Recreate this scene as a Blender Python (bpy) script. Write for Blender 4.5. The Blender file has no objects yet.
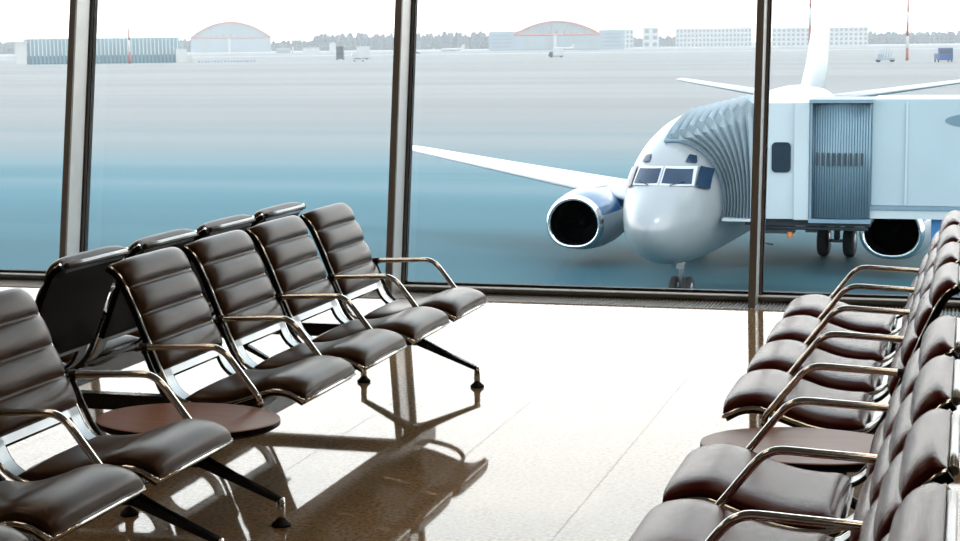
import bpy, math, random
from mathutils import Vector, Matrix
random.seed(7)
SC = bpy.context.scene
COL = SC.collection
PI = math.pi

# ------------------------------------------------------------------ camera
cd = bpy.data.cameras.new('camera')
cd.sensor_width = 36.0
cd.lens = 1700 / 960 * 36
cd.clip_start = 0.05
cd.clip_end = 9000
cam = bpy.data.objects.new('camera', cd)
COL.objects.link(cam)
_r = Vector((0.96130461, 0.27525135, -0.01140768))
_u = Vector((-0.02557156, 0.1303848, 0.99113364))
_f = Vector((-0.27429826, 0.95248963, -0.13237812))
cam.matrix_world = Matrix(((_r.x, _u.x, -_f.x, 0), (_r.y, _u.y, -_f.y, 0), (_r.z, _u.z, -_f.z, 1.7), (0, 0, 0, 1)))
SC.camera = cam

# ------------------------------------------------------------------ world: bright thin overcast, bluer overhead
W = bpy.data.worlds.new('sky')
SC.world = W
W.use_nodes = True
nt = W.node_tree
nt.nodes.clear()
wo = nt.nodes.new('ShaderNodeOutputWorld')
bg = nt.nodes.new('ShaderNodeBackground')
tc = nt.nodes.new('ShaderNodeTexCoord')
sp = nt.nodes.new('ShaderNodeSeparateXYZ')
rp = nt.nodes.new('ShaderNodeValToRGB')
nt.links.new(tc.outputs['Generated'], sp.inputs[0])
nt.links.new(sp.outputs['Z'], rp.inputs[0])
nt.links.new(rp.outputs[0], bg.inputs[0])
nt.links.new(bg.outputs[0], wo.inputs[0])
el = rp.color_ramp.elements
el[0].position = 0.0
el[0].color = (1.0, 0.985, 0.955, 1)
el[1].position = 1.0
el[1].color = (0.38, 0.44, 0.50, 1)
for pos, colr in ((0.24, (1.0, 0.985, 0.955, 1)), (0.34, (0.84, 0.93, 0.96, 1)), (0.5, (0.55, 0.64, 0.72, 1))):
    e = el.new(pos)
    e.color = colr
bg.inputs[1].default_value = 3.4

# sun: soft, high, from the far right behind thin cloud
sd = bpy.data.lights.new('sun', 'SUN')
sd.energy = 1.0
sd.angle = math.radians(4)
sd.color = (1.0, 0.95, 0.88)
sun = bpy.data.objects.new('sun', sd)
COL.objects.link(sun)
sun.rotation_euler = Vector((-0.75, 0.25, -0.75)).to_track_quat('-Z', 'Y').to_euler()

# added warm fill lights under the ceiling, to brighten the hall
for lx in (-9.5, -4.5, 0.5, 4.5):
    for ly in (3.2, 6.2, 8.8):
        ld = bpy.data.lights.new('warm_fill', 'AREA')
        ld.shape = 'RECTANGLE'
        ld.size = 1.6
        ld.size_y = 0.5
        ld.energy = 14
        ld.color = (1.0, 0.80, 0.60)
        lo = bpy.data.objects.new('warm_fill', ld)
        COL.objects.link(lo)
        lo.location = (lx, ly, 5.12)

vs = SC.view_settings
vs.view_transform = 'Standard'
vs.look = 'None'
vs.exposure = 0.0
vs.gamma = 1.0
vs.use_curve_mapping = False
SC.cycles.use_denoising = True
SC.cycles.max_bounces = 10
SC.cycles.transparent_max_bounces = 16
SC.cycles.volume_bounces = 0
SC.cycles.sample_clamp_indirect = 8

# ------------------------------------------------------------------ materials
def mat(name, color, rough=0.5, metal=0.0, spec=0.5, noise=0.0, scale=8.0, bump=0.0, bscale=60.0, coat=0.0, stretch=None):
    m = bpy.data.materials.new(name)
    m.use_nodes = True
    t = m.node_tree
    b = t.nodes['Principled BSDF']
    b.inputs['Roughness'].default_value = rough
    b.inputs['Metallic'].default_value = metal
    b.inputs['Specular IOR Level'].default_value = spec
    b.inputs['Coat Weight'].default_value = coat
    b.inputs['Coat Roughness'].default_value = 0.15
    co = t.nodes.new('ShaderNodeTexCoord')
    mp = t.nodes.new('ShaderNodeMapping')
    t.links.new(co.outputs['Object'], mp.inputs[0])
    if stretch:
        mp.inputs['Scale'].default_value = stretch
    n = t.nodes.new('ShaderNodeTexNoise')
    n.inputs['Scale'].default_value = scale
    n.inputs['Detail'].default_value = 5
    t.links.new(mp.outputs[0], n.inputs['Vector'])
    mr = t.nodes.new('ShaderNodeMapRange')
    mr.inputs['From Min'].default_value = 0.3
    mr.inputs['From Max'].default_value = 0.7
    mr.inputs['To Min'].default_value = 1 - noise
    mr.inputs['To Max'].default_value = 1 + noise
    t.links.new(n.outputs['Fac'], mr.inputs[0])
    vm = t.nodes.new('ShaderNodeVectorMath')
    vm.operation = 'SCALE'
    vm.inputs[0].default_value = color
    t.links.new(mr.outputs[0], vm.inputs['Scale'])
    t.links.new(vm.outputs[0], b.inputs['Base Color'])
    if bump:
        n2 = t.nodes.new('ShaderNodeTexNoise')
        n2.inputs['Scale'].default_value = bscale
        n2.inputs['Detail'].default_value = 3
        t.links.new(co.outputs['Object'], n2.inputs['Vector'])
        bp = t.nodes.new('ShaderNodeBump')
        bp.inputs['Strength'].default_value = bump
        bp.inputs['Distance'].default_value = 0.002
        t.links.new(n2.outputs['Fac'], bp.inputs['Height'])
        t.links.new(bp.outputs[0], b.inputs['Normal'])
    return m

M = {}
M['leather'] = mat('brown_leather', (0.074, 0.037, 0.017), 0.28, noise=0.12, scale=6, bump=0.2, bscale=220, spec=0.28)
M['leather_red'] = mat('maroon_leather', (0.100, 0.015, 0.012), 0.27, noise=0.12, scale=6, bump=0.2, bscale=220, spec=0.20)
M['chrome'] = mat('polished_aluminium', (0.90, 0.87, 0.82), 0.10, 1.0, noise=0.04, scale=12)
M['cast'] = mat('cast_aluminium', (0.50, 0.53, 0.55), 0.35, 1.0, noise=0.05, scale=20)
M['black'] = mat('black_shell', (0.003, 0.003, 0.004), 0.5, noise=0.2, scale=5, spec=0.12)
M['black_metal'] = mat('black_casting', (0.012, 0.012, 0.013), 0.25, noise=0.2, scale=9)
M['rubber'] = mat('black_rubber', (0.010, 0.010, 0.010), 0.7, noise=0.2)
M['bar'] = mat('grey_edge_bar', (0.35, 0.35, 0.35), 0.3, 0.9, noise=0.05)
M['wood'] = mat('brown_laminate', (0.36, 0.155, 0.085), 0.40, noise=0.10, scale=5, stretch=(1, 6, 1))
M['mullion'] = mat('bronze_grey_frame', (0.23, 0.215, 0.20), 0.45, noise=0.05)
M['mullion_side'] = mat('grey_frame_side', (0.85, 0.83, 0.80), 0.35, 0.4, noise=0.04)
M['gasket'] = mat('black_gasket', (0.008, 0.008, 0.010), 0.6, noise=0.1)
M['sill'] = mat('pale_sill', (0.88, 0.87, 0.85), 0.5, noise=0.03)
M['grille_white'] = mat('white_grille_bar', (0.95, 0.94, 0.92), 0.15, spec=1.0, noise=0.03)
M['duct'] = mat('dark_duct', (0.012, 0.012, 0.012), 0.8, noise=0.1)
M['plaster'] = mat('grey_plaster', (0.30, 0.29, 0.28), 0.8, noise=0.03)
M['concrete'] = mat('grey_concrete', (0.30, 0.30, 0.30), 0.85, noise=0.06)
M['plane_white'] = mat('white_aircraft_paint', (0.30, 0.325, 0.34), 0.30, 0.15, noise=0.03, scale=1.2, coat=0.4)
M['plane_grey'] = mat('grey_aircraft_paint', (0.30, 0.35, 0.38), 0.35, noise=0.05, scale=1.5)
M['wing_white'] = mat('pale_wing_paint', (0.62, 0.64, 0.65), 0.35, noise=0.04, scale=1.5)
M['blue_paint'] = mat('blue_cowling_paint', (0.030, 0.12, 0.28), 0.2, noise=0.35, scale=1.5, coat=0.6)
M['lip'] = mat('polished_intake_lip', (0.80, 0.83, 0.85), 0.16, 1.0, noise=0.03)
M['dark'] = mat('dark_intake', (0.0015, 0.002, 0.003), 0.7, spec=0.1, noise=0.3, scale=3)
M['cockpit'] = mat('dark_blue_cockpit_glass', (0.010, 0.030, 0.065), 0.10, noise=0.2, scale=2)
M['win_frame'] = mat('window_surround', (0.55, 0.60, 0.64), 0.3, noise=0.03)
M['tyre'] = mat('tyre_rubber', (0.025, 0.027, 0.03), 0.8, noise=0.2)
M['strut'] = mat('grey_strut', (0.30, 0.33, 0.35), 0.4, 0.5, noise=0.1)
M['bridge'] = mat('pale_blue_panel', (0.36, 0.46, 0.51), 0.30, noise=0.06, scale=0.5)
M['bridge_white'] = mat('white_bridge_panel', (0.44, 0.52, 0.56), 0.35, noise=0.05, scale=0.6)
M['bridge_trim'] = mat('blue_grey_bridge_trim', (0.16, 0.25, 0.32), 0.4, noise=0.08)
M['curtain'] = mat('blue_grey_slat_curtain', (0.15, 0.24, 0.30), 0.35, 0.2, noise=0.08, scale=1)
M['bellows'] = mat('grey_bellows_fabric', (0.28, 0.35, 0.39), 0.55, noise=0.15, scale=0.8)
M['bridge_dark'] = mat('dark_bridge_underside', (0.03, 0.04, 0.05), 0.6, noise=0.2)
M['bridge_glass'] = mat('dark_tinted_glass', (0.015, 0.03, 0.045), 0.06, noise=0.1)
M['blue_box'] = mat('blue_equipment_paint', (0.05, 0.22, 0.50), 0.4, noise=0.08)
M['orange'] = mat('orange_beacon', (0.75, 0.25, 0.08), 0.4, noise=0.05)
M['far_white'] = mat('white_render', (0.46, 0.47, 0.47), 0.8, noise=0.04, scale=0.1)
M['far_grey'] = mat('blue_grey_cladding', (0.24, 0.31, 0.36), 0.7, noise=0.06, scale=0.1)
M['far_panel'] = mat('grey_green_hangar_door', (0.25, 0.30, 0.32), 0.6, noise=0.10, scale=0.15)
M['far_pink'] = mat('faded_red_steel', (0.50, 0.16, 0.13), 0.7, noise=0.05)
M['far_window'] = mat('grey_blue_window', (0.08, 0.12, 0.16), 0.3, noise=0.1)
M['ribs'] = mat('pale_teal_rib', (0.16, 0.27, 0.31), 0.4, noise=0.08, scale=0.1)
M['rib_dark'] = mat('dark_teal_rib', (0.05, 0.14, 0.19), 0.5, noise=0.1, scale=0.1)  # darker teal for the base buttresses of the screen
M['red'] = mat('red_mast_paint', (0.30, 0.09, 0.07), 0.6, noise=0.05)
M['trees'] = mat('bare_treeline', (0.025, 0.050, 0.065), 0.95, noise=0.5, scale=0.08)
M['snow'] = mat('pale_taxiway_strip', (0.36, 0.37, 0.37), 0.8, noise=0.08, scale=0.02)
M['car_white'] = mat('white_car_paint', (0.42, 0.44, 0.45), 0.3, noise=0.04)
M['dark_green'] = mat('dark_green_paint', (0.03, 0.055, 0.05), 0.4, noise=0.1)
M['truck_blue'] = mat('blue_truck_paint', (0.02, 0.07, 0.22), 0.4, noise=0.1)

def floor_material():
    m = bpy.data.materials.new('polished_granite_tiles')
    m.use_nodes = True
    t = m.node_tree
    b = t.nodes['Principled BSDF']
    co = t.nodes.new('ShaderNodeTexCoord')
    mp = t.nodes.new('ShaderNodeMapping')
    mp.inputs['Location'].default_value = (1.345 + 0.635 * 40, -7.58 + 2.32 * 20, 0)
    t.links.new(co.outputs['Object'], mp.inputs[0])
    br = t.nodes.new('ShaderNodeTexBrick')
    br.offset = 0.0
    br.inputs['Scale'].default_value = 1.0
    br.inputs['Mortar Size'].default_value = 0.0016
    br.inputs['Mortar Smooth'].default_value = 0.0
    br.inputs['Brick Width'].default_value = 0.635
    br.inputs['Row Height'].default_value = 2.32
    br.inputs['Bias'].default_value = 0
    br.inputs['Color1'].default_value = (0.50, 0.34, 0.19, 1)
    br.inputs['Color2'].default_value = (0.46, 0.31, 0.17, 1)
    br.inputs['Mortar'].default_value = (0.10, 0.075, 0.05, 1)
    t.links.new(mp.outputs[0], br.inputs['Vector'])
    n = t.nodes.new('ShaderNodeTexNoise')
    n.inputs['Scale'].default_value = 55
    n.inputs['Detail'].default_value = 8
    n.inputs['Roughness'].default_value = 0.75
    t.links.new(co.outputs['Object'], n.inputs['Vector'])
    r = t.nodes.new('ShaderNodeMapRange')
    r.inputs['From Min'].default_value = 0.38
    r.inputs['From Max'].default_value = 0.58
    r.inputs['To Min'].default_value = 0.45
    r.inputs['To Max'].default_value = 1.1
    t.links.new(n.outputs['Fac'], r.inputs[0])
    v = t.nodes.new('ShaderNodeVectorMath')
    v.operation = 'SCALE'
    t.links.new(br.outputs['Color'], v.inputs[0])
    t.links.new(r.outputs[0], v.inputs['Scale'])
    t.links.new(v.outputs[0], b.inputs['Base Color'])
    rr = t.nodes.new('ShaderNodeMapRange')
    rr.inputs['To Min'].default_value = 0.035
    rr.inputs['To Max'].default_value = 0.45
    t.links.new(br.outputs['Fac'], rr.inputs[0])
    t.links.new(rr.outputs[0], b.inputs['Roughness'])
    b.inputs['IOR'].default_value = 1.62
    return m
M['granite'] = floor_material()

def apron_material():
    m = bpy.data.materials.new('apron_asphalt')
    m.use_nodes = True
    t = m.node_tree
    b = t.nodes['Principled BSDF']
    co = t.nodes.new('ShaderNodeTexCoord')
    mp = t.nodes.new('ShaderNodeMapping')
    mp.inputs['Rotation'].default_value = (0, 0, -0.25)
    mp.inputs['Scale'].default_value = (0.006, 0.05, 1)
    t.links.new(co.outputs['Object'], mp.inputs[0])
    n = t.nodes.new('ShaderNodeTexNoise')
    n.inputs['Scale'].default_value = 1.0
    n.inputs['Detail'].default_value = 6
    n.inputs['Distortion'].default_value = 0.6
    t.links.new(mp.outputs[0], n.inputs['Vector'])
    # terminal's shadow put into the colour: dark teal near, paler further out, patchy edge
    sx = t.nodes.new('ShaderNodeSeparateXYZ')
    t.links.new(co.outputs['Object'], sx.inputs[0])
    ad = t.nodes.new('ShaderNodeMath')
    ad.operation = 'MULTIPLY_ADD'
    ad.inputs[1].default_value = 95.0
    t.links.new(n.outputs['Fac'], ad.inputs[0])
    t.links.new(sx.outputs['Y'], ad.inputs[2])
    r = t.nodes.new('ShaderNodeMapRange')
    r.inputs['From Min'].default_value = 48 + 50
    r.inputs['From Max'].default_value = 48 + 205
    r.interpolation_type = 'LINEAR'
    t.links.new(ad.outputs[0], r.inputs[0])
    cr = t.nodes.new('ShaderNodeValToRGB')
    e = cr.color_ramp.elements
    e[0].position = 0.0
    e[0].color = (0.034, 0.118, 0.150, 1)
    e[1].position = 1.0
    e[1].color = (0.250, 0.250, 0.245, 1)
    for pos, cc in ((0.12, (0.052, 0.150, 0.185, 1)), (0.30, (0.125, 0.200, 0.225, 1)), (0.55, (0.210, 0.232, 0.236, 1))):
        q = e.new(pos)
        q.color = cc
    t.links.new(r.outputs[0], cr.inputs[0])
    mp2 = t.nodes.new('ShaderNodeMapping')
    mp2.inputs['Rotation'].default_value = (0, 0, 0.5)
    mp2.inputs['Scale'].default_value = (0.004, 0.03, 1)
    t.links.new(co.outputs['Object'], mp2.inputs[0])
    n2 = t.nodes.new('ShaderNodeTexNoise')
    n2.inputs['Scale'].default_value = 1.0
    n2.inputs['Detail'].default_value = 5
    t.links.new(mp2.outputs[0], n2.inputs['Vector'])
    r2 = t.nodes.new('ShaderNodeMapRange')
    r2.inputs['From Min'].default_value = 0.35
    r2.inputs['From Max'].default_value = 0.65
    r2.inputs['To Min'].default_value = 0.90
    r2.inputs['To Max'].default_value = 1.10
    t.links.new(n2.outputs['Fac'], r2.inputs[0])
    v = t.nodes.new('ShaderNodeVectorMath')
    v.operation = 'SCALE'
    t.links.new(cr.outputs[0], v.inputs[0])
    t.links.new(r2.outputs[0], v.inputs['Scale'])
    t.links.new(v.outputs[0], b.inputs['Base Color'])
    b.inputs['Roughness'].default_value = 0.65
    b.inputs['Specular IOR Level'].default_value = 0.12
    return m
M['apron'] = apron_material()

def glass_material():
    m = bpy.data.materials.new('clear_window_glass')
    m.use_nodes = True
    t = m.node_tree
    t.nodes.clear()
    o = t.nodes.new('ShaderNodeOutputMaterial')
    tr = t.nodes.new('ShaderNodeBsdfTransparent')
    tr.inputs[0].default_value = (0.975, 0.985, 0.985, 1)
    gl = t.nodes.new('ShaderNodeBsdfGlossy')
    gl.inputs['Roughness'].default_value = 0.0
    fr = t.nodes.new('ShaderNodeFresnel')
    fr.inputs[0].default_value = 1.45
    ma = t.nodes.new('ShaderNodeMath')
    ma.operation = 'MULTIPLY'
    ma.inputs[1].default_value = 0.6
    mx = t.nodes.new('ShaderNodeMixShader')
    t.links.new(fr.outputs[0], ma.inputs[0])
    t.links.new(ma.outputs[0], mx.inputs[0])
    t.links.new(tr.outputs[0], mx.inputs[1])
    t.links.new(gl.outputs[0], mx.inputs[2])
    t.links.new(mx.outputs[0], o.inputs[0])
    return m
M['glass'] = glass_material()

# ------------------------------------------------------------------ mesh helpers
class MB:
    def __init__(s):
        s.v, s.f, s.sm, s.mi = [], [], [], []
        s.cur = 0
    def add(s, vs, fs, smooth=False):
        o = len(s.v)
        s.v += [tuple(p) for p in vs]
        for f in fs:
            s.f.append(tuple(i + o for i in f))
            s.sm.append(smooth)
            s.mi.append(s.cur)
        return s
    def box(s, c, d, R=None):
        x, y, z = d[0] / 2, d[1] / 2, d[2] / 2
        P = [Vector((a, b, e)) for a in (-x, x) for b in (-y, y) for e in (-z, z)]
        if R is not None:
            P = [R @ p for p in P]
        c = Vector(c)
        return s.add([p + c for p in P], [(0, 1, 3, 2), (4, 6, 7, 5), (0, 4, 5, 1), (2, 3, 7, 6), (0, 2, 6, 4), (1, 5, 7, 3)])
    def hexa(s, P):
        # eight points: bottom quad then top quad, same winding
        return s.add(P, [(0, 3, 2, 1), (4, 5, 6, 7), (0, 1, 5, 4), (1, 2, 6, 5), (2, 3, 7, 6), (3, 0, 4, 7)])
    def tube(s, path, rad, n=10, caps=True, flat=1.0):
        path = [Vector(p) for p in path]
        if not isinstance(rad, (list, tuple)):
            rad = [rad] * len(path)
        rings = []
        prev = None
        for i, p in enumerate(path):
            a = path[max(i - 1, 0)]
            b = path[min(i + 1, len(path) - 1)]
            t = (b - a).normalized()
            if prev is None:
                ref = Vector((0, 0, 1)) if abs(t.z) < 0.9 else Vector((0, 1, 0))
                nx = t.cross(ref).normalized()
            else:
                nx = (prev - t * prev.dot(t)).normalized()
            prev = nx
            ny = t.cross(nx)
            rings.append([p + nx * math.cos(2 * PI * k / n) * rad[i] + ny * math.sin(2 * PI * k / n) * rad[i] * flat for k in range(n)])
        return s.rings(rings, caps)
    def rings(s, rings, caps=True, smooth=True, closed=True):
        n = len(rings[0])
        vs = [p for r in rings for p in r]
        fs = []
        m = n if closed else n - 1
        for i in range(len(rings) - 1):
            for k in range(m):
                k2 = (k + 1) % n
                fs.append((i * n + k, i * n + k2, (i + 1) * n + k2, (i + 1) * n + k))
        s.add(vs, fs, smooth)
        if caps:
            o = len(s.v) - len(vs)
            s.f.append(tuple(o + k for k in reversed(range(n)))); s.sm.append(False); s.mi.append(s.cur)
            s.f.append(tuple(o + (len(rings) - 1) * n + k for k in range(n))); s.sm.append(False); s.mi.append(s.cur)
        return s
    def lathe(s, prof, axis='z', c=(0, 0, 0), n=24, caps=True):
        c = Vector(c)
        rings = []
        for r, h in prof:
            ring = []
            for k in range(n):
                a = 2 * PI * k / n
                q = (r * math.cos(a), r * math.sin(a), h) if axis == 'z' else ((r * math.cos(a), h, r * math.sin(a)) if axis == 'y' else (h, r * math.cos(a), r * math.sin(a)))
                ring.append(c + Vector(q))
            rings.append(ring)
        return s.rings(rings, caps)
    def prism(s, outline, y0, y1, plane='xz'):
        n = len(outline)
        if plane == 'xz':
            A = [(p[0], y0, p[1]) for p in outline]; B = [(p[0], y1, p[1]) for p in outline]
        elif plane == 'xy':
            A = [(p[0], p[1], y0) for p in outline]; B = [(p[0], p[1], y1) for p in outline]
        else:
            A = [(y0, p[0], p[1]) for p in outline]; B = [(y1, p[0], p[1]) for p in outline]
        return s.add(A + B, [tuple(range(n)), tuple(reversed(range(n, 2 * n)))] + [(k, k + n, (k + 1) % n + n, (k + 1) % n) for k in range(n)])
    def mesh(s, name, mats, bevel=None):
        me = bpy.data.meshes.new(name)
        me.from_pydata(s.v, [], s.f)
        for m in (mats if isinstance(mats, (list, tuple)) else [mats]):
            me.materials.append(M[m])
        me.polygons.foreach_set('use_smooth', s.sm)
        me.polygons.foreach_set('material_index', s.mi)
        me.update()
        import bmesh
        bm = bmesh.new(); bm.from_mesh(me)
        bmesh.ops.recalc_face_normals(bm, faces=bm.faces)
        bm.to_mesh(me); bm.free()
        return me
    def build(s, name, mats, parent=None, loc=None, rz=0, bevel=None):
        return link(name, s.mesh(name, mats), parent, loc, rz, bevel)

def link(name, me, parent=None, loc=None, rz=0, bevel=None):
    o = bpy.data.objects.new(name, me)
    COL.objects.link(o)
    if parent is not None:
        o.parent = parent
    if loc is not None:
        o.location = loc
    o.rotation_euler.z = rz
    if bevel:
        b = o.modifiers.new('bevel', 'BEVEL')
        b.width = bevel; b.segments = 2; b.limit_method = 'ANGLE'
    return o

def tag(o, label, cat, group=None, kind=None):
    o['label'] = label; o['category'] = cat
    if group: o['group'] = group
    if kind: o['kind'] = kind
    return o
def root(name, loc, label, cat, rz=0, group=None, kind=None):
    o = bpy.data.objects.new(name, None)
    COL.objects.link(o); o.location = loc; o.rotation_euler.z = rz
    return tag(o, label, cat, group, kind)
def struct(o, label=None):
    o['kind'] = 'structure'
    if label: o['label'] = label
    return o

def spline(P, n):
    # Catmull-Rom through P, resampled evenly by arc length
    P = [Vector(p) for p in P]
    Q = [P[0] * 2 - P[1]] + P + [P[-1] * 2 - P[-2]]
    out = []
    for i in range(1, len(Q) - 2):
        for k in range(16):
            t = k / 16
            a, b, c, d = Q[i - 1], Q[i], Q[i + 1], Q[i + 2]
            out.append(0.5 * ((2 * b) + (c - a) * t + (2 * a - 5 * b + 4 * c - d) * t * t + (3 * b - a - 3 * c + d) * t ** 3))
    out.append(P[-1])
    L = [0]
    for i in range(1, len(out)):
        L.append(L[-1] + (out[i] - out[i - 1]).length)
    res = []
    j = 0
    for k in range(n):
        s = L[-1] * k / (n - 1)
        while j < len(L) - 2 and L[j + 1] < s:
            j += 1
        w = (s - L[j]) / max(L[j + 1] - L[j], 1e-9)
        res.append(out[j].lerp(out[j + 1], min(max(w, 0), 1)))
    return res

# ------------------------------------------------------------------ hall shell
GZ = -5.52            # apron level
LEAN = 0.17
YW = 11.10            # foot of the glass
XL, XR, YB, CZ = -13.7, 6.2, -7.0, 5.2
TOPY = YW + LEAN * CZ
struct(MB().box(((XL + XR) / 2, (YB + 10.77) / 2, -0.15), (XR - XL, 10.77 - YB, 0.30)).build('floor', 'granite'), 'polished tan granite floor tiles mirroring the sky')
struct(MB().box(((XL + XR) / 2, (YB + TOPY) / 2, CZ + 0.15), (XR - XL + 0.6, TOPY - YB + 0.5, 0.3)).build('ceiling', 'plaster'))
struct(MB().hexa([(XL - .3, YB, GZ), (XL, YB, GZ), (XL, YW + .3, GZ), (XL - .3, YW + .3, GZ), (XL - .3, YB, CZ), (XL, YB, CZ), (XL, TOPY, CZ), (XL - .3, TOPY, CZ)]).build('wall_left', 'plaster'))
struct(MB().hexa([(XR, YB, GZ), (XR + .3, YB, GZ), (XR + .3, YW + .3, GZ), (XR, YW + .3, GZ), (XR, YB, CZ), (XR + .3, YB, CZ), (XR + .3, TOPY, CZ), (XR, TOPY, CZ)]).build('wall_right', 'plaster'))
struct(MB().box(((XL + XR) / 2, YB - .15, (CZ + GZ) / 2), (XR - XL + .6, .3, CZ - GZ)).build('wall_back', 'plaster'))
struct(MB().box(((XL + XR) / 2, YW + .22, (GZ - .12) / 2 - .03), (XR - XL, .2, -GZ - .15)).build('wall_below', 'concrete'))
# dark trough under the floor grille and the pale bars across it
tr = MB().box(((XL + XR) / 2, 10.945, -0.17), (XR - XL, 0.35, 0.20))
struct(tr.build('trim_1', 'duct'), 'dark air duct trough under the floor grille')
gr = MB()
x = XL + 0.1
while x < XR:
    gr.box((x, 10.930, -0.012), (0.0115, 0.305, 0.02))
    x += 0.0235
go = gr.build('trim_2', 'grille_white')
struct(go, 'long floor grille of fine pale bars below the windows')
struct(MB().box(((XL + XR) / 2, 10.773, -0.011), (XR - XL, 0.008, 0.022)).box(((XL + XR) / 2, 11.086, -0.013), (XR - XL, 0.008, 0.022)).build('trim_3', 'mullion'))

def lean(y, z):
    return y + LEAN * z
MX = [-8.73, -6.243, -3.752, -1.288, 1.20, 3.69]
def leaned(mb, x0, x1, y0, y1, z0, z1):
    mb.hexa([(x0, lean(y0, z0), z0), (x1, lean(y0, z0), z0), (x1, lean(y1, z0), z0), (x0, lean(y1, z0), z0),
             (x0, lean(y0, z1), z1), (x1, lean(y0, z1), z1), (x1, lean(y1, z1), z1), (x0, lean(y1, z1), z1)])
edges = [XL] + MX + [XR]
for i in range(len(edges) - 1):
    a, b = edges[i], edges[i + 1]
    w = MB()
    # bottom rail with a pale top ledge, dark front
    w.cur = 0
    w.box(((a + b) / 2, YW - 0.015, 0.031), (b - a, 0.07, 0.022))
    w.box(((a + b) / 2, YW + 0.005, 0.000), (b - a, 0.03, 0.042))
    w.cur = 1
    w.box(((a + b) / 2, YW - 0.025, 0.0445), (b - a, 0.096, 0.006))
    if i < len(edges) - 2:
        # mullion on the far end of this bay; its room face is dark, its flank pale
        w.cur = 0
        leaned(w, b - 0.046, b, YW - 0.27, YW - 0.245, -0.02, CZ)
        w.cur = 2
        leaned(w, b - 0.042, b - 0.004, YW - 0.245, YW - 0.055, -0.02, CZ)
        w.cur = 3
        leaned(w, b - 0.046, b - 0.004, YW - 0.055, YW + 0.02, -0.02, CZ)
        w.cur = 0
        leaned(w, b - 0.03, b + 0.010, YW - 0.03, YW - 0.015, -0.02, CZ)
    win = w.build('window_%d' % (i + 1), ['mullion', 'sill', 'mullion_side', 'gasket'])
    struct(win)
    g = MB()
    leaned(g, a + 0.012, b - 0.046, YW + 0.0, YW + 0.012, 0.062, CZ)
    g.build('glass_pane', 'glass', win)
    k = MB()
    k.box(((a + b) / 2, YW + 0.03, 0.055), (b - a, 0.05, 0.020))
    leaned(k, a, a + 0.018, YW - 0.02, YW + 0.03, 0.03, CZ)
    k.build('gasket', 'gasket', win)

# ------------------------------------------------------------------ benches
PROF = [(-.215, .887), (-.170, .852), (-.120, .753), (-.060, .607), (-.015, .500), (.020, .428), (.070, .388), (.140, .374),
        (.250, .385), (.350, .416), (.430, .444), (.500, .438), (.555, .410)]
PP = spline([(p[0], 0, p[1]) for p in PROF], 121)
def nrm(i, P=PP):
    a = P[max(i - 1, 0)]; b = P[min(i + 1, len(P) - 1)]
    t = (b - a).normalized()
    return Vector((-t.z, 0, t.x))
def find(u, z):
    return min(range(len(PP)), key=lambda i: (PP[i].x - u) ** 2 + (PP[i].z - z) ** 2)
I_BACK = find(-.012, .495)
I_SEAT = find(.075, .386)

def pad(i0, i1, hw, thick, low, nv=17, ns=None):
    # closed cushion: thick(s, v) above the profile, low beneath
    P = PP[i0:i1 + 1]
    ns = ns or len(P)
    P = spline(P[::2] if (len(P) % 2) else P, ns)
    top, bot = [], []
    for k in range(ns):
        s = k / (ns - 1)
        n = nrm(k, P)
        rt, rb = [], []
        for j in range(nv):
            v = math.sin((-1 + 2 * j / (nv - 1)) * PI / 2)
            rt.append(P[k] + n * (low + thick(s, v)) + Vector((0, v * hw, 0)))
            rb.append(P[k] + n * low + Vector((0, v * hw * 0.985, 0)))
        top.append(rt); bot.append(rb)
    mb = MB()
    mb.rings([t + b[::-1] for t, b in zip(top, bot)], True, True)
    return mb

def back_thick(s, v):
    R = 4
    q = (s * R) % 1.0 if s < 1 else 0.999
    bump = (max(0, 1 - (2 * q - 1) ** 2)) ** 0.45
    e = (max(0, 1 - abs(v) ** 5)) ** 0.5
    end = min(1, (min(s, 1 - s) / 0.03)) ** 0.5 if min(s, 1 - s) < 0.03 else 1
    return (0.010 + 0.030 * bump) * (0.25 + 0.75 * e) * (0.35 + 0.65 * end)
def seat_thick(s, v):
    e = (max(0, 1 - abs(v) ** 5)) ** 0.5
    end = (max(0, 1 - max(0, (s - 0.91) / 0.09) ** 2.4)) ** 0.5 * (min(1, s / 0.08)) ** 0.5
    return 0.004 + 0.042 * (0.35 + 0.65 * e) * (0.12 + 0.88 * end)

CACHE = {}
def cached(key, fn):
    if key not in CACHE:
        CACHE[key] = fn()
    return CACHE[key]

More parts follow.
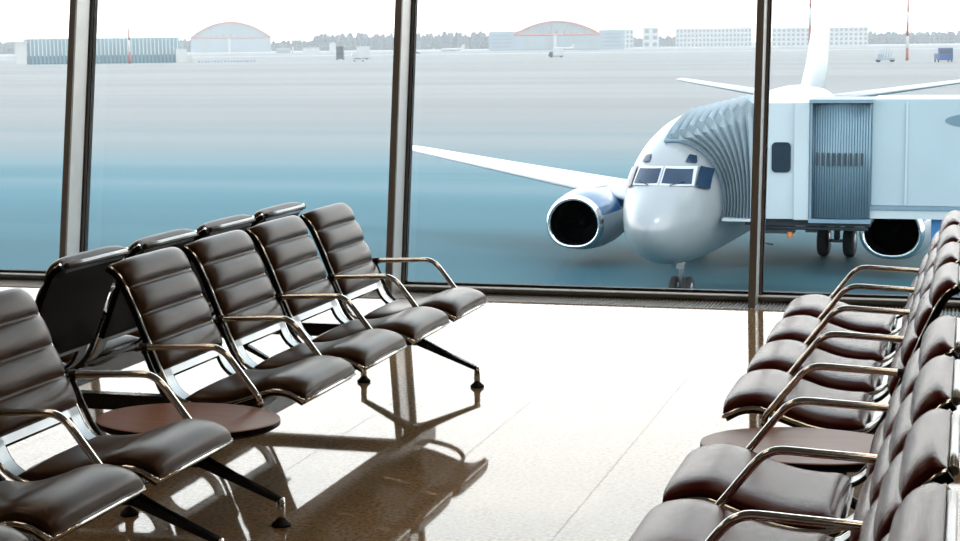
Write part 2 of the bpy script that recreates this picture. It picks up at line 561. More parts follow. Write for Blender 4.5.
def me_back(leather): return pad(0, I_BACK, 0.262, back_thick, 0.004, ns=65).mesh('back_cushion', leather)
def me_seat(leather): return pad(I_SEAT, len(PP) - 1, 0.262, seat_thick, 0.004, ns=45, nv=21).mesh('seat_cushion', leather)
def me_backshell():
    mb = pad(0, I_BACK, 0.280, lambda s, v: 0.022, -0.019, ns=40)
    return mb.mesh('back_shell', 'black')
def me_seatshell():
    mb = pad(I_SEAT, len(PP) - 1, 0.264, lambda s, v: 0.022, -0.022, ns=40)
    return mb.mesh('seat_shell', 'black_metal')
def me_topbar():
    mb = MB()
    p = PP[0]
    mb.tube([p + Vector((-.008, y, -.006)) for y in (-.235, -.12, 0, .12, .235)], 0.011, 8)
    p = PP[2]
    mb.box(p + Vector((-.012, 0, -.016)), (.010, .47, .016))
    return mb.mesh('top_bar', 'bar')
def me_frame():
    # side rails the whole length, and the open cast yoke between back and seat
    mb = MB()
    for sgn in (-1, 1):
        mb.tube([p + Vector((0, sgn * 0.268, 0)) for p in PP[::3]], 0.0085, 8)
    mb.tube([PP[-1] + Vector((.002, v, -.002)) for v in (-.268, -.1, .1, .268)], 0.006, 8)
    mb.cur = 1
    a, b = I_BACK - 2, I_SEAT + 4
    def strip(i0, i1, v0, v1, th=0.007):
        top, bot = [], []
        for i in range(i0, i1 + 1):
            n = nrm(i)
            top.append([PP[i] + n * th + Vector((0, v0, 0)), PP[i] + n * th + Vector((0, v1, 0)), PP[i] - n * th + Vector((0, v1, 0)), PP[i] - n * th + Vector((0, v0, 0))])
        mb.rings(top, True, False)
    strip(a, a + 5, -.262, .262)
    strip(b - 4, b, -.262, .262)
    strip(a, b, -.262, -.205)
    strip(a, b, .205, .262)
    mb.cur = 2
    ia, ib = a + 5, b - 4
    for v in (-.203, .203):
        mb.tube([PP[i] + Vector((0, v, 0)) for i in range(ia, ib + 1)], .0075, 6)
    for i in (ia, ib):
        mb.tube([PP[i] + Vector((0, -.203, 0)), PP[i] + Vector((0, .203, 0))], .0075, 6)
    return mb.mesh('seat_frame', ['chrome', 'cast', 'black_metal'])
ARM = [(-.045, .598), (0, .601), (.12, .606), (.215, .610), (.250, .605), (.285, .583), (.330, .528), (.375, .470), (.405, .432), (.412, .405)]
def me_arm():
    mb = MB()
    path = spline([(p[0], 0, p[1]) for p in ARM], 36)
    mb.tube(path, 0.0150, 10, True, 0.80)
    mb.cur = 1
    mb.tube([(-.060, 0, .598), (-.028, 0, .599)], 0.0165, 10)
    mb.tube([(-.055, -.048, .597), (-.055, .048, .597)], 0.008, 8)
    # upright and cradle down to the beam
    mb.tube(spline([(-.050, 0, .590), (-.012, 0, .500), (.035, 0, .410), (.110, 0, .350), (.190, 0, .330)], 14), [.010] * 10 + [.014] * 4, 8)
    mb.tube(spline([(.412, 0, .410), (.385, 0, .378), (.320, 0, .352), (.230, 0, .335)], 12), 0.013, 8)
    return mb.mesh('armrest', ['chrome', 'black_metal'])
HUBX = 0.21
def me_leg():
    mb = MB()
    # saddle under the beam
    mb.hexa([(.175, -.035, .205), (.245, -.035, .205), (.245, .035, .205), (.175, .035, .205), (.165, -.045, .25), (.255, -.045, .25), (.255, .045, .25), (.165, .045, .25)])
    for (x0, x1, s) in ((.25, .545, 1), (.17, -.055, -1)):
        mb.hexa([(x0 - .02 * s, -.026, .208), (x1 + .012 * s, -.013, .080), (x1 + .012 * s, .013, .080), (x0 - .02 * s, .026, .208),
                 (x0 - .02 * s, -.022, .242), (x1 + .012 * s, -.011, .101), (x1 + .012 * s, .011, .101), (x0 - .02 * s, .022, .242)])
        mb.hexa([(x0 - .02 * s, -.007, .236), (x1 - .03 * s, -.005, .100), (x1 - .03 * s, .005, .100), (x0 - .02 * s, .007, .236),
                 (x0 - .02 * s, -.007, .256), (x1 - .03 * s, -.005, .116), (x1 - .03 * s, .005, .116), (x0 - .02 * s, .007, .256)])
    return mb.mesh('leg', 'black_metal')
def me_foot():
    mb = MB()
    mb.lathe([(.004, .106), (.016, .102), (.016, .030), (.010, .026)], n=14)
    mb.cur = 1
    mb.lathe([(.012, .034), (.020, .022), (.034, .010), (.034, .001)], n=18)
    return mb.mesh('foot', ['chrome', 'rubber'])

def make_bench(label, xr, ydir, arms, seats, legs, span, leather, table=None, group=None, links=(), reach=-.80):
    y0 = (span[0] + span[1]) / 2
    rz = 0 if ydir > 0 else PI
    R = root('airport_bench', (xr, y0, 0), label, 'bench', rz, group)
    L = lambda Y: (Y - y0) * (1 if ydir > 0 else -1)
    ln = abs(span[1] - span[0])
    MB().box((HUBX, 0, .290), (.080, ln, .085)).build('beam', 'black_metal', R, bevel=.006)
    for Y in seats:
        f = link('seat_frame', cached('frame', me_frame), R, (0, L(Y), 0))
        link('back_cushion', cached('back' + leather, lambda: me_back(leather)), f)
        link('seat_cushion', cached('seat' + leather, lambda: me_seat(leather)), f)
        link('back_shell', cached('bshell', me_backshell), f)
        link('seat_shell', cached('sshell', me_seatshell), f)
        link('top_bar', cached('bar', me_topbar), f)
        mbk = cached('bracket', lambda: MB().hexa([(.13, -.06, .325), (.29, -.06, .325), (.29, .06, .325), (.13, .06, .325), (.09, -.16, .362), (.37, -.16, .405), (.37, .16, .405), (.09, .16, .362)]).mesh('seat_bracket', 'black_metal'))
        link('seat_bracket', mbk, f)
    for Y in arms:
        link('armrest', cached('arm', me_arm), R, (0, L(Y), 0))
    for Y in legs:
        g = link('leg', cached('leg', me_leg), R, (0, L(Y), 0))
        for fx in (.545, -.055):
            link('foot', cached('foot', me_foot), g, (fx, 0, 0))
    for Y in links:
        MB().box(((HUBX - .04 + reach) / 2, L(Y), .290), (HUBX - .04 - reach, .055, .065)).build('link_bar', 'black_metal', R, bevel=.004)
    if table is not None:
        t = MB()
        n = 64
        for (s0, z0, s1, z1, mi) in ((.93, .372, 1, .385, 1), (1, .385, 1, .402, 1), (1, .402, .985, .405, 0)):
            t.cur = mi
            t.rings([[(.25 + .335 * s * math.cos(2 * PI * k / n), .252 * s * math.sin(2 * PI * k / n), z) for k in range(n)] for s, z in ((s0, z0), (s1, z1))], False, True)
        t.cur = 0
        t.add([(.25 + .335 * .985 * math.cos(2 * PI * k / n), .252 * .985 * math.sin(2 * PI * k / n), .405) for k in range(n)], [tuple(range(n))])
        t.cur = 1
        t.add([(.25 + .335 * .93 * math.cos(2 * PI * k / n), .252 * .93 * math.sin(2 * PI * k / n), .372) for k in range(n)], [tuple(reversed(range(n)))])
        tt = t.build('table_top', ['wood', 'black'], R, (0, L(table), 0))
        MB().box((HUBX, 0, .350), (.20, .12, .044)).build('table_bracket', 'black_metal', tt)
    return R

LA = [8.19, 7.555, 6.905, 6.285, 5.62]
LB = [5.09, 4.47, 3.84, 3.21]
mid = lambda A: [(A[i] + A[i + 1]) / 2 for i in range(len(A) - 1)]
make_bench('brown leather four-seat bench with chrome arms and a round brown side table', -2.87, 1, LA, mid(LA), [8.0, 5.47], (8.24, 5.13), 'leather', 5.355, links=(7.86, 6.05))
make_bench('brown leather bench cut by the frame edge, next to the round brown side table', -2.87, 1, LB, mid(LB), [4.95, 3.4], (5.10, 3.17), 'leather')
make_bench('bench turned away behind the brown row, showing only its black back shells', -3.50, -1, LA, mid(LA), [8.0, 5.47], (8.24, 5.13), 'leather')
RA = [8.31, 7.655, 7.01, 6.37, 5.72]
RB = [5.15, 4.50, 3.85, 3.20, 2.55]
make_bench('maroon leather four-seat bench with side table, its end nearest the floor grille', -0.235, -1, RA, mid(RA), [8.1, 5.6], (8.36, 5.19), 'leather_red', 5.44, links=(7.9, 6.08), reach=-.34)
make_bench('maroon leather bench on the near side of the maroon side table', -0.235, -1, RB, mid(RB), [5.0, 2.75], (5.16, 2.5), 'leather_red')

# ------------------------------------------------------------------ apron
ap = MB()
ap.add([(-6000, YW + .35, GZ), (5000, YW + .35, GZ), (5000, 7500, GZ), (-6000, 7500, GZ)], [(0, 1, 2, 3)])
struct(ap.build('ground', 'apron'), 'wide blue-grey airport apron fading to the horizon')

# ------------------------------------------------------------------ airliner (local: -y is the nose, x to its port side, z up)
AX, AY, AR = -7.95, 42.93, 0.078
PLANE = root('airliner', (AX, AY, GZ), 'white twin-engine jet airliner parked nose-on with a boarding bridge at its door', 'airplane', -AR)
# stations: a, half width, top, bottom
ST = [(0.0, .03, 2.43, 2.37), (.10, .26, 2.66, 2.12), (.30, .46, 2.85, 1.90), (.6, .65, 3.05, 1.70), (1.0, .84, 3.26, 1.52), (1.5, 1.03, 3.50, 1.38), (1.9, 1.16, 3.80, 1.30), (2.4, 1.30, 4.14, 1.23),
      (3.0, 1.44, 4.45, 1.18), (3.8, 1.58, 4.75, 1.14), (5.0, 1.74, 5.02, 1.12), (6.5, 1.86, 5.20, 1.16), (8.0, 1.88, 5.25, 1.20), (12, 1.88, 5.34, 1.24), (19.5, 1.88, 5.50, 1.25), (21.5, 1.82, 5.55, 1.42),
      (23.5, 1.62, 5.50, 1.85), (25.5, 1.28, 5.38, 2.60), (27.5, .82, 5.12, 3.45), (29.0, .42, 4.82, 4.08), (29.8, .12, 4.62, 4.42)]
def stat(a):
    a = max(0, min(29.8, a))
    for i in range(len(ST) - 1):
        if ST[i][0] <= a <= ST[i + 1][0]:
            break
    p0, p1, p2, p3 = ST[max(i - 1, 0)], ST[i], ST[i + 1], ST[min(i + 2, len(ST) - 1)]
    h = p2[0] - p1[0]
    t = (a - p1[0]) / h
    out = []
    for k in (1, 2, 3):
        m1 = (p2[k] - p0[k]) / max(p2[0] - p0[0], 1e-6) * h if p0 is not p1 else (p2[k] - p1[k])
        m2 = (p3[k] - p1[k]) / max(p3[0] - p1[0], 1e-6) * h if p3 is not p2 else (p2[k] - p1[k])
        if p2[k] == p1[k]:
            m1 = m2 = 0
        out.append((2 * t ** 3 - 3 * t * t + 1) * p1[k] + (t ** 3 - 2 * t * t + t) * m1 + (-2 * t ** 3 + 3 * t * t) * p2[k] + (t ** 3 - t * t) * m2)
    return out
def fus(a, th):
    w, tp, bt = stat(a)
    c, h = (tp + bt) / 2, (tp - bt) / 2
    k = 1 - .05 * max(0, min(1, (9 - a) / 4))
    return Vector((k * w * math.sin(th), a, c + h * math.cos(th)))
def nose_pt(l, z, lift=0.0):
    # where a line parallel to the axis meets the nose
    lo, hi = 0.0, 8.0
    for _ in range(40):
        m = (lo + hi) / 2
        w, tp, bt = stat(m)
        c, h = (tp + bt) / 2, (tp - bt) / 2
        if (l / w) ** 2 + ((z - c) / h) ** 2 < 1:
            hi = m
        else:
            lo = m
    return Vector((l, hi - lift, z))
fb = MB()
aa = [0, .04, .1, .2, .3, .45, .6, .8, 1, 1.25, 1.5, 1.7, 1.9, 2.15, 2.4, 2.7, 3, 3.4, 3.8, 4.4, 5, 5.8, 6.5, 9, 12, 15, 18, 19.5, 20.5, 21.5, 22.5, 23.5, 24.5, 25.5, 26.5, 27.5, 28.3, 29, 29.5, 29.8]
fb.rings([[fus(a, 2 * PI * k / 48) for k in range(48)] for a in aa], True, True)
fb.build('fuselage', 'plane_white', PLANE)
def patch(pts, name, m, lift, parent, side=False, n=6):
    # four (l, z) corners on the nose
    mb = MB()
    for off, flip in ((lift, 0), (-0.02, 1)):
        vs = []
        for i in range(n + 1):
            for j in range(n + 1):
                s, t = i / n, j / n
                a = Vector(pts[0]).lerp(Vector(pts[1]), s)
                b = Vector(pts[3]).lerp(Vector(pts[2]), s)
                q = a.lerp(b, t)
                vs.append(nose_pt(q[0], q[1], off))
        mb.add(vs, [(i * (n + 1) + j, (i + 1) * (n + 1) + j, (i + 1) * (n + 1) + j + 1, i * (n + 1) + j + 1) for i in range(n) for j in range(n)], True)
    return mb.build(name, m, parent)
for s in (-1, 1):
    f = patch([(s * .02, 3.46), (s * .84, 3.42), (s * .80, 3.90), (s * .02, 3.92)], 'windshield_frame', 'win_frame', .02, PLANE)
    patch([(s * .06, 3.51), (s * .79, 3.47), (s * .74, 3.84), (s * .06, 3.87)], 'windshield', 'cockpit', .045, f)
    patch([(s * .89, 3.40), (s * 1.17, 3.30), (s * 1.15, 3.80), (s * .87, 3.90)], 'side_window', 'cockpit', .05, PLANE)
    patch([(s * .50, 4.03), (s * .76, 3.99), (s * .70, 4.16), (s * .53, 4.20)], 'eyebrow_window', 'cockpit', .05, PLANE)
# wipers
for s in (-1, 1):
    p0, p1 = nose_pt(s * .30, 3.46, .06), nose_pt(s * .62, 3.54, .07)
    MB().tube([p0, p1], .012, 6).build('wiper', 'bridge_dark', PLANE)
# antenna, door outline, cabin windows
for s in (-1, 1):
    for k in range(30):
        a = 6.4 + k * .52
        th = math.acos((3.75 - 3.245) / 2.005) * s
        p = fus(a, th)
        MB().box(p + Vector((s * .012, 0, 0)), (.03, .24, .36)).build('cabin_window', 'cockpit', PLANE)

def section(le, chord, z, thick, l, n=12, vertical=False):
    # closed airfoil ring at spanwise l; le = a of the leading edge
    up, dn = [], []
    for k in range(n + 1):
        x = (1 - math.cos(PI * k / n)) / 2
        t = thick * chord * 2.6 * (0.2969 * math.sqrt(x) - 0.126 * x - 0.3516 * x * x + 0.2843 * x ** 3 - 0.1015 * x ** 4) * 1.9
        up.append((x, t)); dn.append((x, -t * (.7 if not vertical else 1)))
    ring = up + dn[-2:0:-1]
    if vertical:
        return [Vector((t, le + x * chord, l)) for x, t in ring]
    return [Vector((l, le + x * chord, z + t)) for x, t in ring]
for s in (-1, 1):
    R_ = [section(10.6, 6.6, 1.85, .13, s * 1.5), section(12.4, 4.9, 2.20, .12, s * 4.8), section(14.9, 3.2, 2.75, .11, s * 9.5), section(17.4, 1.7, 3.27, .10, s * 14.0), section(17.75, 1.2, 3.32, .06, s * 14.35)]
    MB().rings(R_, True, True).build('wing', 'wing_white', PLANE)
    S_ = [section(25.0, 3.4, 4.85, .12, s * .55), section(28.9, 1.35, 5.58, .12, s * 6.2), section(29.1, 1.0, 5.60, .06, s * 6.38)]
    MB().rings(S_, True, True).build('tailplane', 'wing_white', PLANE)
F_ = [section(21.2, 2.6, 0, .03, 5.10, vertical=True), section(22.8, 5.6, 0, .062, 5.25, vertical=True), section(24.2, 5.0, 0, .066, 6.3, vertical=True), section(28.0, 2.4, 0, .07, 11.0, vertical=True), section(28.4, 1.9, 0, .05, 11.15, vertical=True)]
MB().rings(F_, True, True).build('tail_fin', 'wing_white', PLANE)
for s in (-1, 1):
    # nacelle: lathe about y, flattened underneath
    def ring(r, a, flat=.86, n=40):
        out = []
        for k in range(n):
            t = 2 * PI * k / n
            x, z = math.cos(t), math.sin(t)
            zz = z * (flat if z < 0 else 1.0)
            if z < 0:
                x = math.copysign(abs(x) ** .82, x)
            out.append(Vector((s * 5.02 + r * 1.03 * x, a, 1.40 + r * zz)))
        return out
    nac = MB().rings([ring(r, a) for a, r in ((10.12, .945), (10.6, 1.03), (11.4, 1.09), (12.4, 1.06), (13.4, .96), (14.3, .80), (14.32, .70), (13.2, .72))], False, True)
    for q_, fc in enumerate(nac.f):
        zc = sum(nac.v[i][2] for i in fc) / len(fc)
        nac.mi[q_] = 1 if zc > 1.72 else 0
    N = nac.build('engine_nacelle', ['plane_grey', 'blue_paint'], PLANE)
    MB().rings([ring(r, a) for a, r in ((10.13, .947), (10.02, .92), (9.93, .87), (9.92, .82), (9.98, .775), (10.15, .75), (10.35, .745))], False, True).build('intake_lip', 'lip', N)
    MB().rings([ring(r, a, .90) for a, r in ((10.35, .745), (11.0, .76), (11.2, .76), (11.2, .02))], False, True).build('intake_duct', 'dark', N)
    fan = MB()
    for k in range(24):
        t = 2 * PI * k / 24
        c, q = math.cos(t), math.sin(t)
        e1 = Vector((c, 0, q)); e2 = Vector((-q, 0, c))
        o = Vector((s * 5.02, 11.05, 1.38))
        P = [o + e1 * .22 - e2 * .03, o + e1 * .66 - e2 * .07, o + e1 * .66 + e2 * .07 + Vector((0, .10, 0)), o + e1 * .22 + e2 * .03 + Vector((0, .05, 0))]
        fan.add(P + [p + Vector((0, .015, 0)) for p in P], [(0, 1, 2, 3), (7, 6, 5, 4), (0, 4, 5, 1), (1, 5, 6, 2), (2, 6, 7, 3), (3, 7, 4, 0)])
    fan.lathe([(.01, 10.72), (.10, 10.82), (.22, 11.08), (.22, 11.15)], 'y', (s * 5.02, 0, 1.38), 16)
    fan.build('fan', 'dark', N)
    # pylon
    MB().hexa([(s * 4.70, 11.0, 2.30), (s * 4.96, 11.0, 2.30), (s * 4.96, 15.0, 1.95), (s * 4.70, 15.0, 1.95), (s * 4.75, 11.6, 2.50), (s * 4.91, 11.6, 2.50), (s * 4.91, 15.0, 2.45), (s * 4.75, 15.0, 2.45)]).build('pylon', 'wing_white', PLANE, bevel=.03)

def wheel(c, r, w, parent):
    t = MB().lathe([(r * .55, -w / 2), (r * .85, -w / 2), (r * .97, -w * .38), (r, -w * .2), (r, w * .2), (r * .97, w * .38), (r * .85, w / 2), (r * .55, w / 2)], 'x', c, 28)
    o = t.build('wheel', 'tyre', parent)
    MB().lathe([(r * .12, -w * .56), (r * .5, -w * .50), (r * .54, -w * .3), (r * .54, w * .3), (r * .5, w * .50), (r * .12, w * .56)], 'x', c, 20).build('wheel_hub', 'strut', o)
g = MB()
g.tube([(0, 4.0, 1.5), (0, 4.0, .36)], [.09, .07], 12)
g.tube([(-.17, 4.0, .345), (.17, 4.0, .345)], .04, 8)
g.tube([(0, 3.98, .75), (0, 4.9, 1.45)], .035, 8)
g.box((0, 3.88, .98), (.22, .08, .12))
ng = g.build('nose_gear', 'strut', PLANE)
for s in (-1, 1):
    wheel((s * .20, 4.0, .345), .345, .20, ng)
for s in (-1, 1):
    g = MB()
    g.tube([(s * 2.62, 15.1, 2.0), (s * 2.62, 15.1, .55)], [.13, .10], 12)
    g.tube([(s * 2.2, 15.1, .52), (s * 3.05, 15.1, .52)], .06, 8)
    g.tube([(s * 2.62, 15.1, 1.2), (s * 1.5, 15.1, 1.9)], .05, 8)
    mg = g.build('main_gear', 'strut', PLANE)
    for q in (-1, 1):
        wheel((s * 2.62 + q * .43, 15.1, .52), .52, .36, mg)

# ------------------------------------------------------------------ boarding bridge
BR = root('boarding_bridge', (-3.2, 47.3, GZ), 'pale blue boarding bridge with slatted curtain, reaching the airliner door', 'bridge')
bo = Vector((-3.2, 47.3, GZ))
def bl(x, y, z):
    return Vector((x, y, z)) - bo
ZB, ZT = -3.02, 0.05
# cab: front wall toward the hall, roof, floor
cab = MB()
cab.box(bl(-4.75, 47.3, ZB + .08), (1.5, 3.36, .16))
cab.box(bl(-4.75, 47.3, ZT - .06), (1.5, 3.36, .12))
cab.box(bl(-4.75, 45.56, (ZB + ZT) / 2), (1.5, .12, ZT - ZB))
cab.box(bl(-4.75, 49.04, (ZB + ZT) / 2), (1.5, .12, ZT - ZB))
CB = cab.build('cab', 'bridge_white', BR)
# rounded window
def rrect(cx, cz, w, h, r, n=6):
    out = []
    for (sx, sz, a0) in ((1, 1, 0), (-1, 1, 90), (-1, -1, 180), (1, -1, 270)):
        for k in range(n + 1):
            a = math.radians(a0 + 90 * k / n)
            out.append((cx + sx * (w / 2 - r) + r * math.cos(a), cz + sz * (h / 2 - r) + r * math.sin(a)))
    return out
o2 = [(p[0] - bo.x, p[1] - bo.z) for p in rrect(-4.76, -1.38, .50, .80, .12)]
MB().prism(o2, 45.46 - bo.y, 45.53 - bo.y).build('cab_window', 'bridge_glass', CB)
MB().box(bl(-4.22, 45.50, (ZB + ZT) / 2), (.40, .16, ZT - ZB + .04)).build('corner_post', 'bridge_white', BR, bevel=.02)
MB().box(bl(-3.98, 45.46, (ZB + ZT) / 2), (.06, .14, ZT - ZB)).build('corner_trim', 'bridge_trim', BR)
# slatted rotunda curtain: a bowed wall of vertical slats
cu = MB()
N_ = 22
for k in range(N_):
    a0 = -3.96 + 1.50 * k / N_
    w_ = 1.50 / N_
    bow = .22 * math.sin(PI * (k + .5) / N_)
    cu.tube([bl(a0 + w_ / 2, 45.62 - bow, ZB + .04), bl(a0 + w_ / 2, 45.62 - bow, ZT - .02)], w_ * .54, 8)
cu.box(bl(-3.2, 46.6, (ZB + ZT) / 2), (1.5, 1.9, ZT - ZB - .1))
CU = cu.build('slat_curtain', 'curtain', BR)
sl = MB()
for k in range(9):
    xx = -3.82 + k * .145
    bow = .22 * math.sin(PI * ((xx + 3.96) / 1.5))
    sl.box(bl(xx, 45.56 - bow, -1.42), (.045, .05, .34))
sl.build('vent_slots', 'bridge_dark', CU)
MB().box(bl(-3.22, 46.5, ZT + .05), (1.62, 2.4, .09)).build('curtain_hood', 'bridge_trim', BR)
MB().box(bl(-3.22, 46.5, ZB - .03), (1.60, 2.3, .10)).build('curtain_base', 'bridge_trim', BR)
# tunnel
tn = MB()
tn.box(bl(4.0, 47.2, (ZB + .36 + ZT + .10) / 2), (12.9, 2.9, ZT + .10 - ZB - .36))
TN = tn.build('tunnel', 'bridge', BR, bevel=.03)
MB().box(bl(4.0, 45.72, ZB + .31), (12.9, .10, .10)).box(bl(4.0, 48.68, ZB + .31), (12.9, .10, .10)).build('lower_rail', 'bridge_trim', TN)
MB().box(bl(-.9, 45.80, ZB + .14), (3.1, .20, .22)).build('tunnel_beam', 'bridge_white', TN)
MB().box(bl(4.0, 47.2, ZB + .12), (12.9, 2.0, .20)).build('tunnel_underside', 'bridge_dark', TN)
for k in range(5):
    MB().box(bl(-1.55 + k * 2.6, 45.735, (ZB + ZT) / 2 + .2), (.05, .05, ZT - ZB - .4)).build('panel_joint', 'bridge_white', TN)
# an oval faded emblem on the tunnel flank
MB().prism([(.35 + .95 * math.cos(2 * PI * k / 32) - bo.x, -.42 + .20 * math.sin(2 * PI * k / 32) - bo.z) for k in range(32)], 45.742 - bo.y, 45.75 - bo.y).build('faded_emblem', 'curtain', TN)
ub = MB()
ub.box(bl(-.75, 46.4, ZB - .30), (.28, .5, .7))
ub.build('equipment_box', 'blue_box', BR, bevel=.03)
un = MB()
un.box(bl(-4.1, 47.2, ZB - .12), (3.3, 2.6, .20))
un.box(bl(-4.9, 46.2, ZB - .32), (.9, .5, .25))
un.box(bl(-4.0, 46.2, ZB - .28), (.30, .40, .25))
un.tube([bl(-5.5, 45.9, ZB - .28), bl(-2.5, 45.9, ZB - .28)], .05, 8)
un.tube([bl(-5.2, 45.9, ZB - .2), bl(-5.3, 45.95, ZB - .7), bl(-5.0, 46.0, ZB - .75)], .03, 6)
un.build('underframe', 'bridge_dark', BR)
MB().lathe([(.02, .16), (.07, .14), (.08, 0)], 'z', bl(-4.55, 45.95, ZB - .55), 12).build('warning_beacon', 'orange', BR)
# legs that carry the tunnel
co_ = MB()
for yy in (46.2, 48.2):
    co_.box(bl(6.5, yy, (ZB + GZ) / 2 + .2), (.45, .45, ZB - GZ - .4))
co_.box(bl(6.5, 47.2, GZ + .9), (.6, 2.6, .5))
LG = co_.build('lift_column', 'bridge_trim', BR)
for yy in (46.0, 48.4):
    MB().lathe([(.3, -.2), (.6, -.2), (.65, -.1), (.65, .1), (.6, .2), (.3, .2)], 'y', bl(6.5, yy, GZ + .65), 24).build('wheel', 'tyre', LG)
# bellows canopy: pleated hood from the cab to the fuselage side
def bell_point(t, s):
    # t: 0 at the cab opening .. 1 at the fuselage; s: 0 bottom front .. 1 over the top to the back
    # front outline at the cab, straight rectangle; at the fuselage, follows the body
    h0, h1 = ZB + .02, .14
    if s < .62:
        q = s / .62
        cabp = Vector((-5.50, 45.55, h0 + (h1 - .12 - h0) * q))
        th = math.radians(108 - 118 * q)
    else:
        q = (s - .62) / .38
        cabp = Vector((-5.50, 45.55 + 3.4 * q, h1 - .12 + .12 * math.sin(PI * q)))
        th = math.radians(-10)
    aft = 3.15 + (0 if s < .62 else 3.0 * (s - .62) / .38)
    f = fus(aft, th)
    ca, sa = math.cos(AR), math.sin(AR)
    fw = Vector((AX + f.x * ca + f.y * sa, AY - f.x * sa + f.y * ca, GZ + f.z))
    arch = math.sin(PI * t) * .03
    return cabp.lerp(fw, t) + Vector((0, -arch, arch * (1 if s > .5 else .2)))
be = MB()
NT, NS = 18, 34
outer, inner = [], []
for i in range(NT + 1):
    t = i / NT
    ro, ri = [], []
    for j in range(NS + 1):
        s = j / NS
        p = bell_point(t, s)
        off = .19 if i % 2 else 0.0
        d = Vector((0, -1, .15)) if s < .55 else Vector((0, -.4, 1))
        ro.append(p + d.normalized() * off - bo)
        ri.append(p + d.normalized() * (off - .05) - bo)
    outer.append(ro + ri[::-1])
be.rings(outer, True, False)
BE = be.build('bellows_canopy', 'bellows', BR)
edge = MB()
edge.tube([bell_point(1.0, j / NS) + Vector((0, -.05, .03)) - bo for j in range(NS + 1)], .06, 8)
edge.build('canopy_edge', 'bridge_trim', BE)
MB().box(bl(-5.85, 45.6, ZB - .04), (.9, .5, .07)).build('canopy_sill', 'bridge_white', BE)

# ------------------------------------------------------------------ far side of the airfield
YAW = 0.2804
def far_root(name, x, y, label, cat, group=None, kind=None):
    return root(name, (x, y, GZ), label, cat, math.atan2(-x, y), group, kind)

def make_hangar(x, y, w, h_wall, h_top, label, wings=None):
    R = far_root('hangar', x, y, label, 'hangar')
    n = 24
    arc = [(-w / 2 + w * k / n, h_wall + (h_top - h_wall) * (1 - (2 * k / n - 1) ** 2)) for k in range(n + 1)]
    MB().prism([(-w / 2, 0)] + arc + [(w / 2, 0)], 0, 70).build('hall', 'far_panel', R)
    a = MB()
    a.tube([(p[0], -1.0, p[1] + .3) for p in arc], 1.1, 6)
    a.tube([(-w / 2, -1.0, h_wall), (w / 2, -1.0, h_wall)], .9, 6)
    a.build('roof_arch', 'far_pink', R)
    for k in range(8):
        xx = -w / 2 + w * (k + .5) / 8
        MB().box((xx, -.5, h_wall / 2 - .5), (w / 8 - .8, 1.0, h_wall - 1.5)).build('hangar_door', 'far_panel' if k % 2 else 'far_grey', R)
    tr_ = MB()
    for k in range(1, n, 2):
        tr_.tube([(arc[k][0], -.6, arc[k][1] - .5), (arc[k + 1][0] if k + 1 <= n else arc[k][0], -.6, h_wall + .5)], .35, 5)
        tr_.tube([(arc[k][0], -.6, arc[k][1] - .5), (arc[k - 1][0], -.6, h_wall + .5)], .35, 5)
    tr_.build('truss', 'far_grey', R)
    MB().box((-w * .02, -3, h_wall / 2), (3.4, 3, h_wall)).build('centre_pier', 'far_white', R)
    if wings:
        for sx, ww, hh in wings:
            c = sx * (w / 2 + ww / 2)
            sw = MB().box((c, 20, hh / 2), (ww, 40, hh)).build('side_block', 'far_grey', R)
            sm_ = MB()
            for q in range(4):
                sm_.box((c, -.3, hh * (.2 + .2 * q)), (ww * .7, .8, hh * .03))
            sm_.build('window_band', 'far_window', sw)
    return R
make_hangar(-869.0, 1930.0, 97, 17.5, 36, 'arched hangar with faded red roof edge and no side blocks')
make_hangar(-391.5, 1642.0, 84, 15, 27.5, 'arched hangar between two plain grey-blue blocks', wings=((-1, 25, 18.5), (1, 24, 19)))

# ribbed blast wall
RBx, RBy = -386.0, 714.0
RB_ = far_root('ribbed_screen', RBx, RBy, 'long pale teal ribbed screen wall with a white block at each end', 'screen wall')
MB().box((0, 2.0, 6.0), (70, 2.0, 11.2)).box((0, 1.4, 1.6), (70, 1.6, 3.2)).build('screen', 'ribs', RB_)
rbm = MB()
for k in range(40):
    rbm.box((-34 + k * 1.75, .5, 1.9), (.8, 1.2, 3.8))
rbm.build('base_buttresses', 'rib_dark', RB_)
rb2 = MB()
for k in range(40):
    rb2.hexa([(-34 + k * 1.75 - .22, .2, 3.8), (-34 + k * 1.75 + .22, .2, 3.8), (-34 + k * 1.75 + .22, 1.2, 3.8), (-34 + k * 1.75 - .22, 1.2, 3.8),
              (-34 + k * 1.75 - .22, .9, 11.6), (-34 + k * 1.75 + .22, .9, 11.6), (-34 + k * 1.75 + .22, 1.4, 11.6), (-34 + k * 1.75 - .22, 1.4, 11.6)])
rb2.build('ribs', 'far_white', RB_)
MB().box((-36.5, 1, 5.0), (5, 5, 10)).box((-36.5, 1, 10.2), (6, 6, .8)).build('end_block', 'far_white', RB_)
MB().box((35.8, 1, 3.1), (5, 5, 6.2)).box((39.5, 3, 1.5), (3, 3, 3)).build('end_block', 'far_white', RB_)

def make_mast(x, y, h, r, label, bands=7, first='red'):
    R = root('mast', (x, y, GZ), label, 'mast', 0, 'striped lattice masts on the airfield')
    del R['group']
    for k in range(bands):
        m = 'red' if (k % 2 == (0 if first == 'red' else 1)) else 'far_white'
        MB().tube([(0, 0, h * k / bands), (0, 0, h * (k + 1) / bands)], [r * (1 - .6 * k / bands), r * (1 - .6 * (k + 1) / bands)], 8).build('band', m, R)
    return R
make_mast(-365.0, 700.0, 15.8, .7, 'short red and white striped mast in front of the ribbed screen', 3)
make_mast(-20.3, 585.0, 24.0, .5, 'tall red and white striped mast near the blue truck', 6)
make_mast(-53.5, 600.0, 30.0, .55, 'striped mast rising just beside the airliner tail fin', 5, 'white')

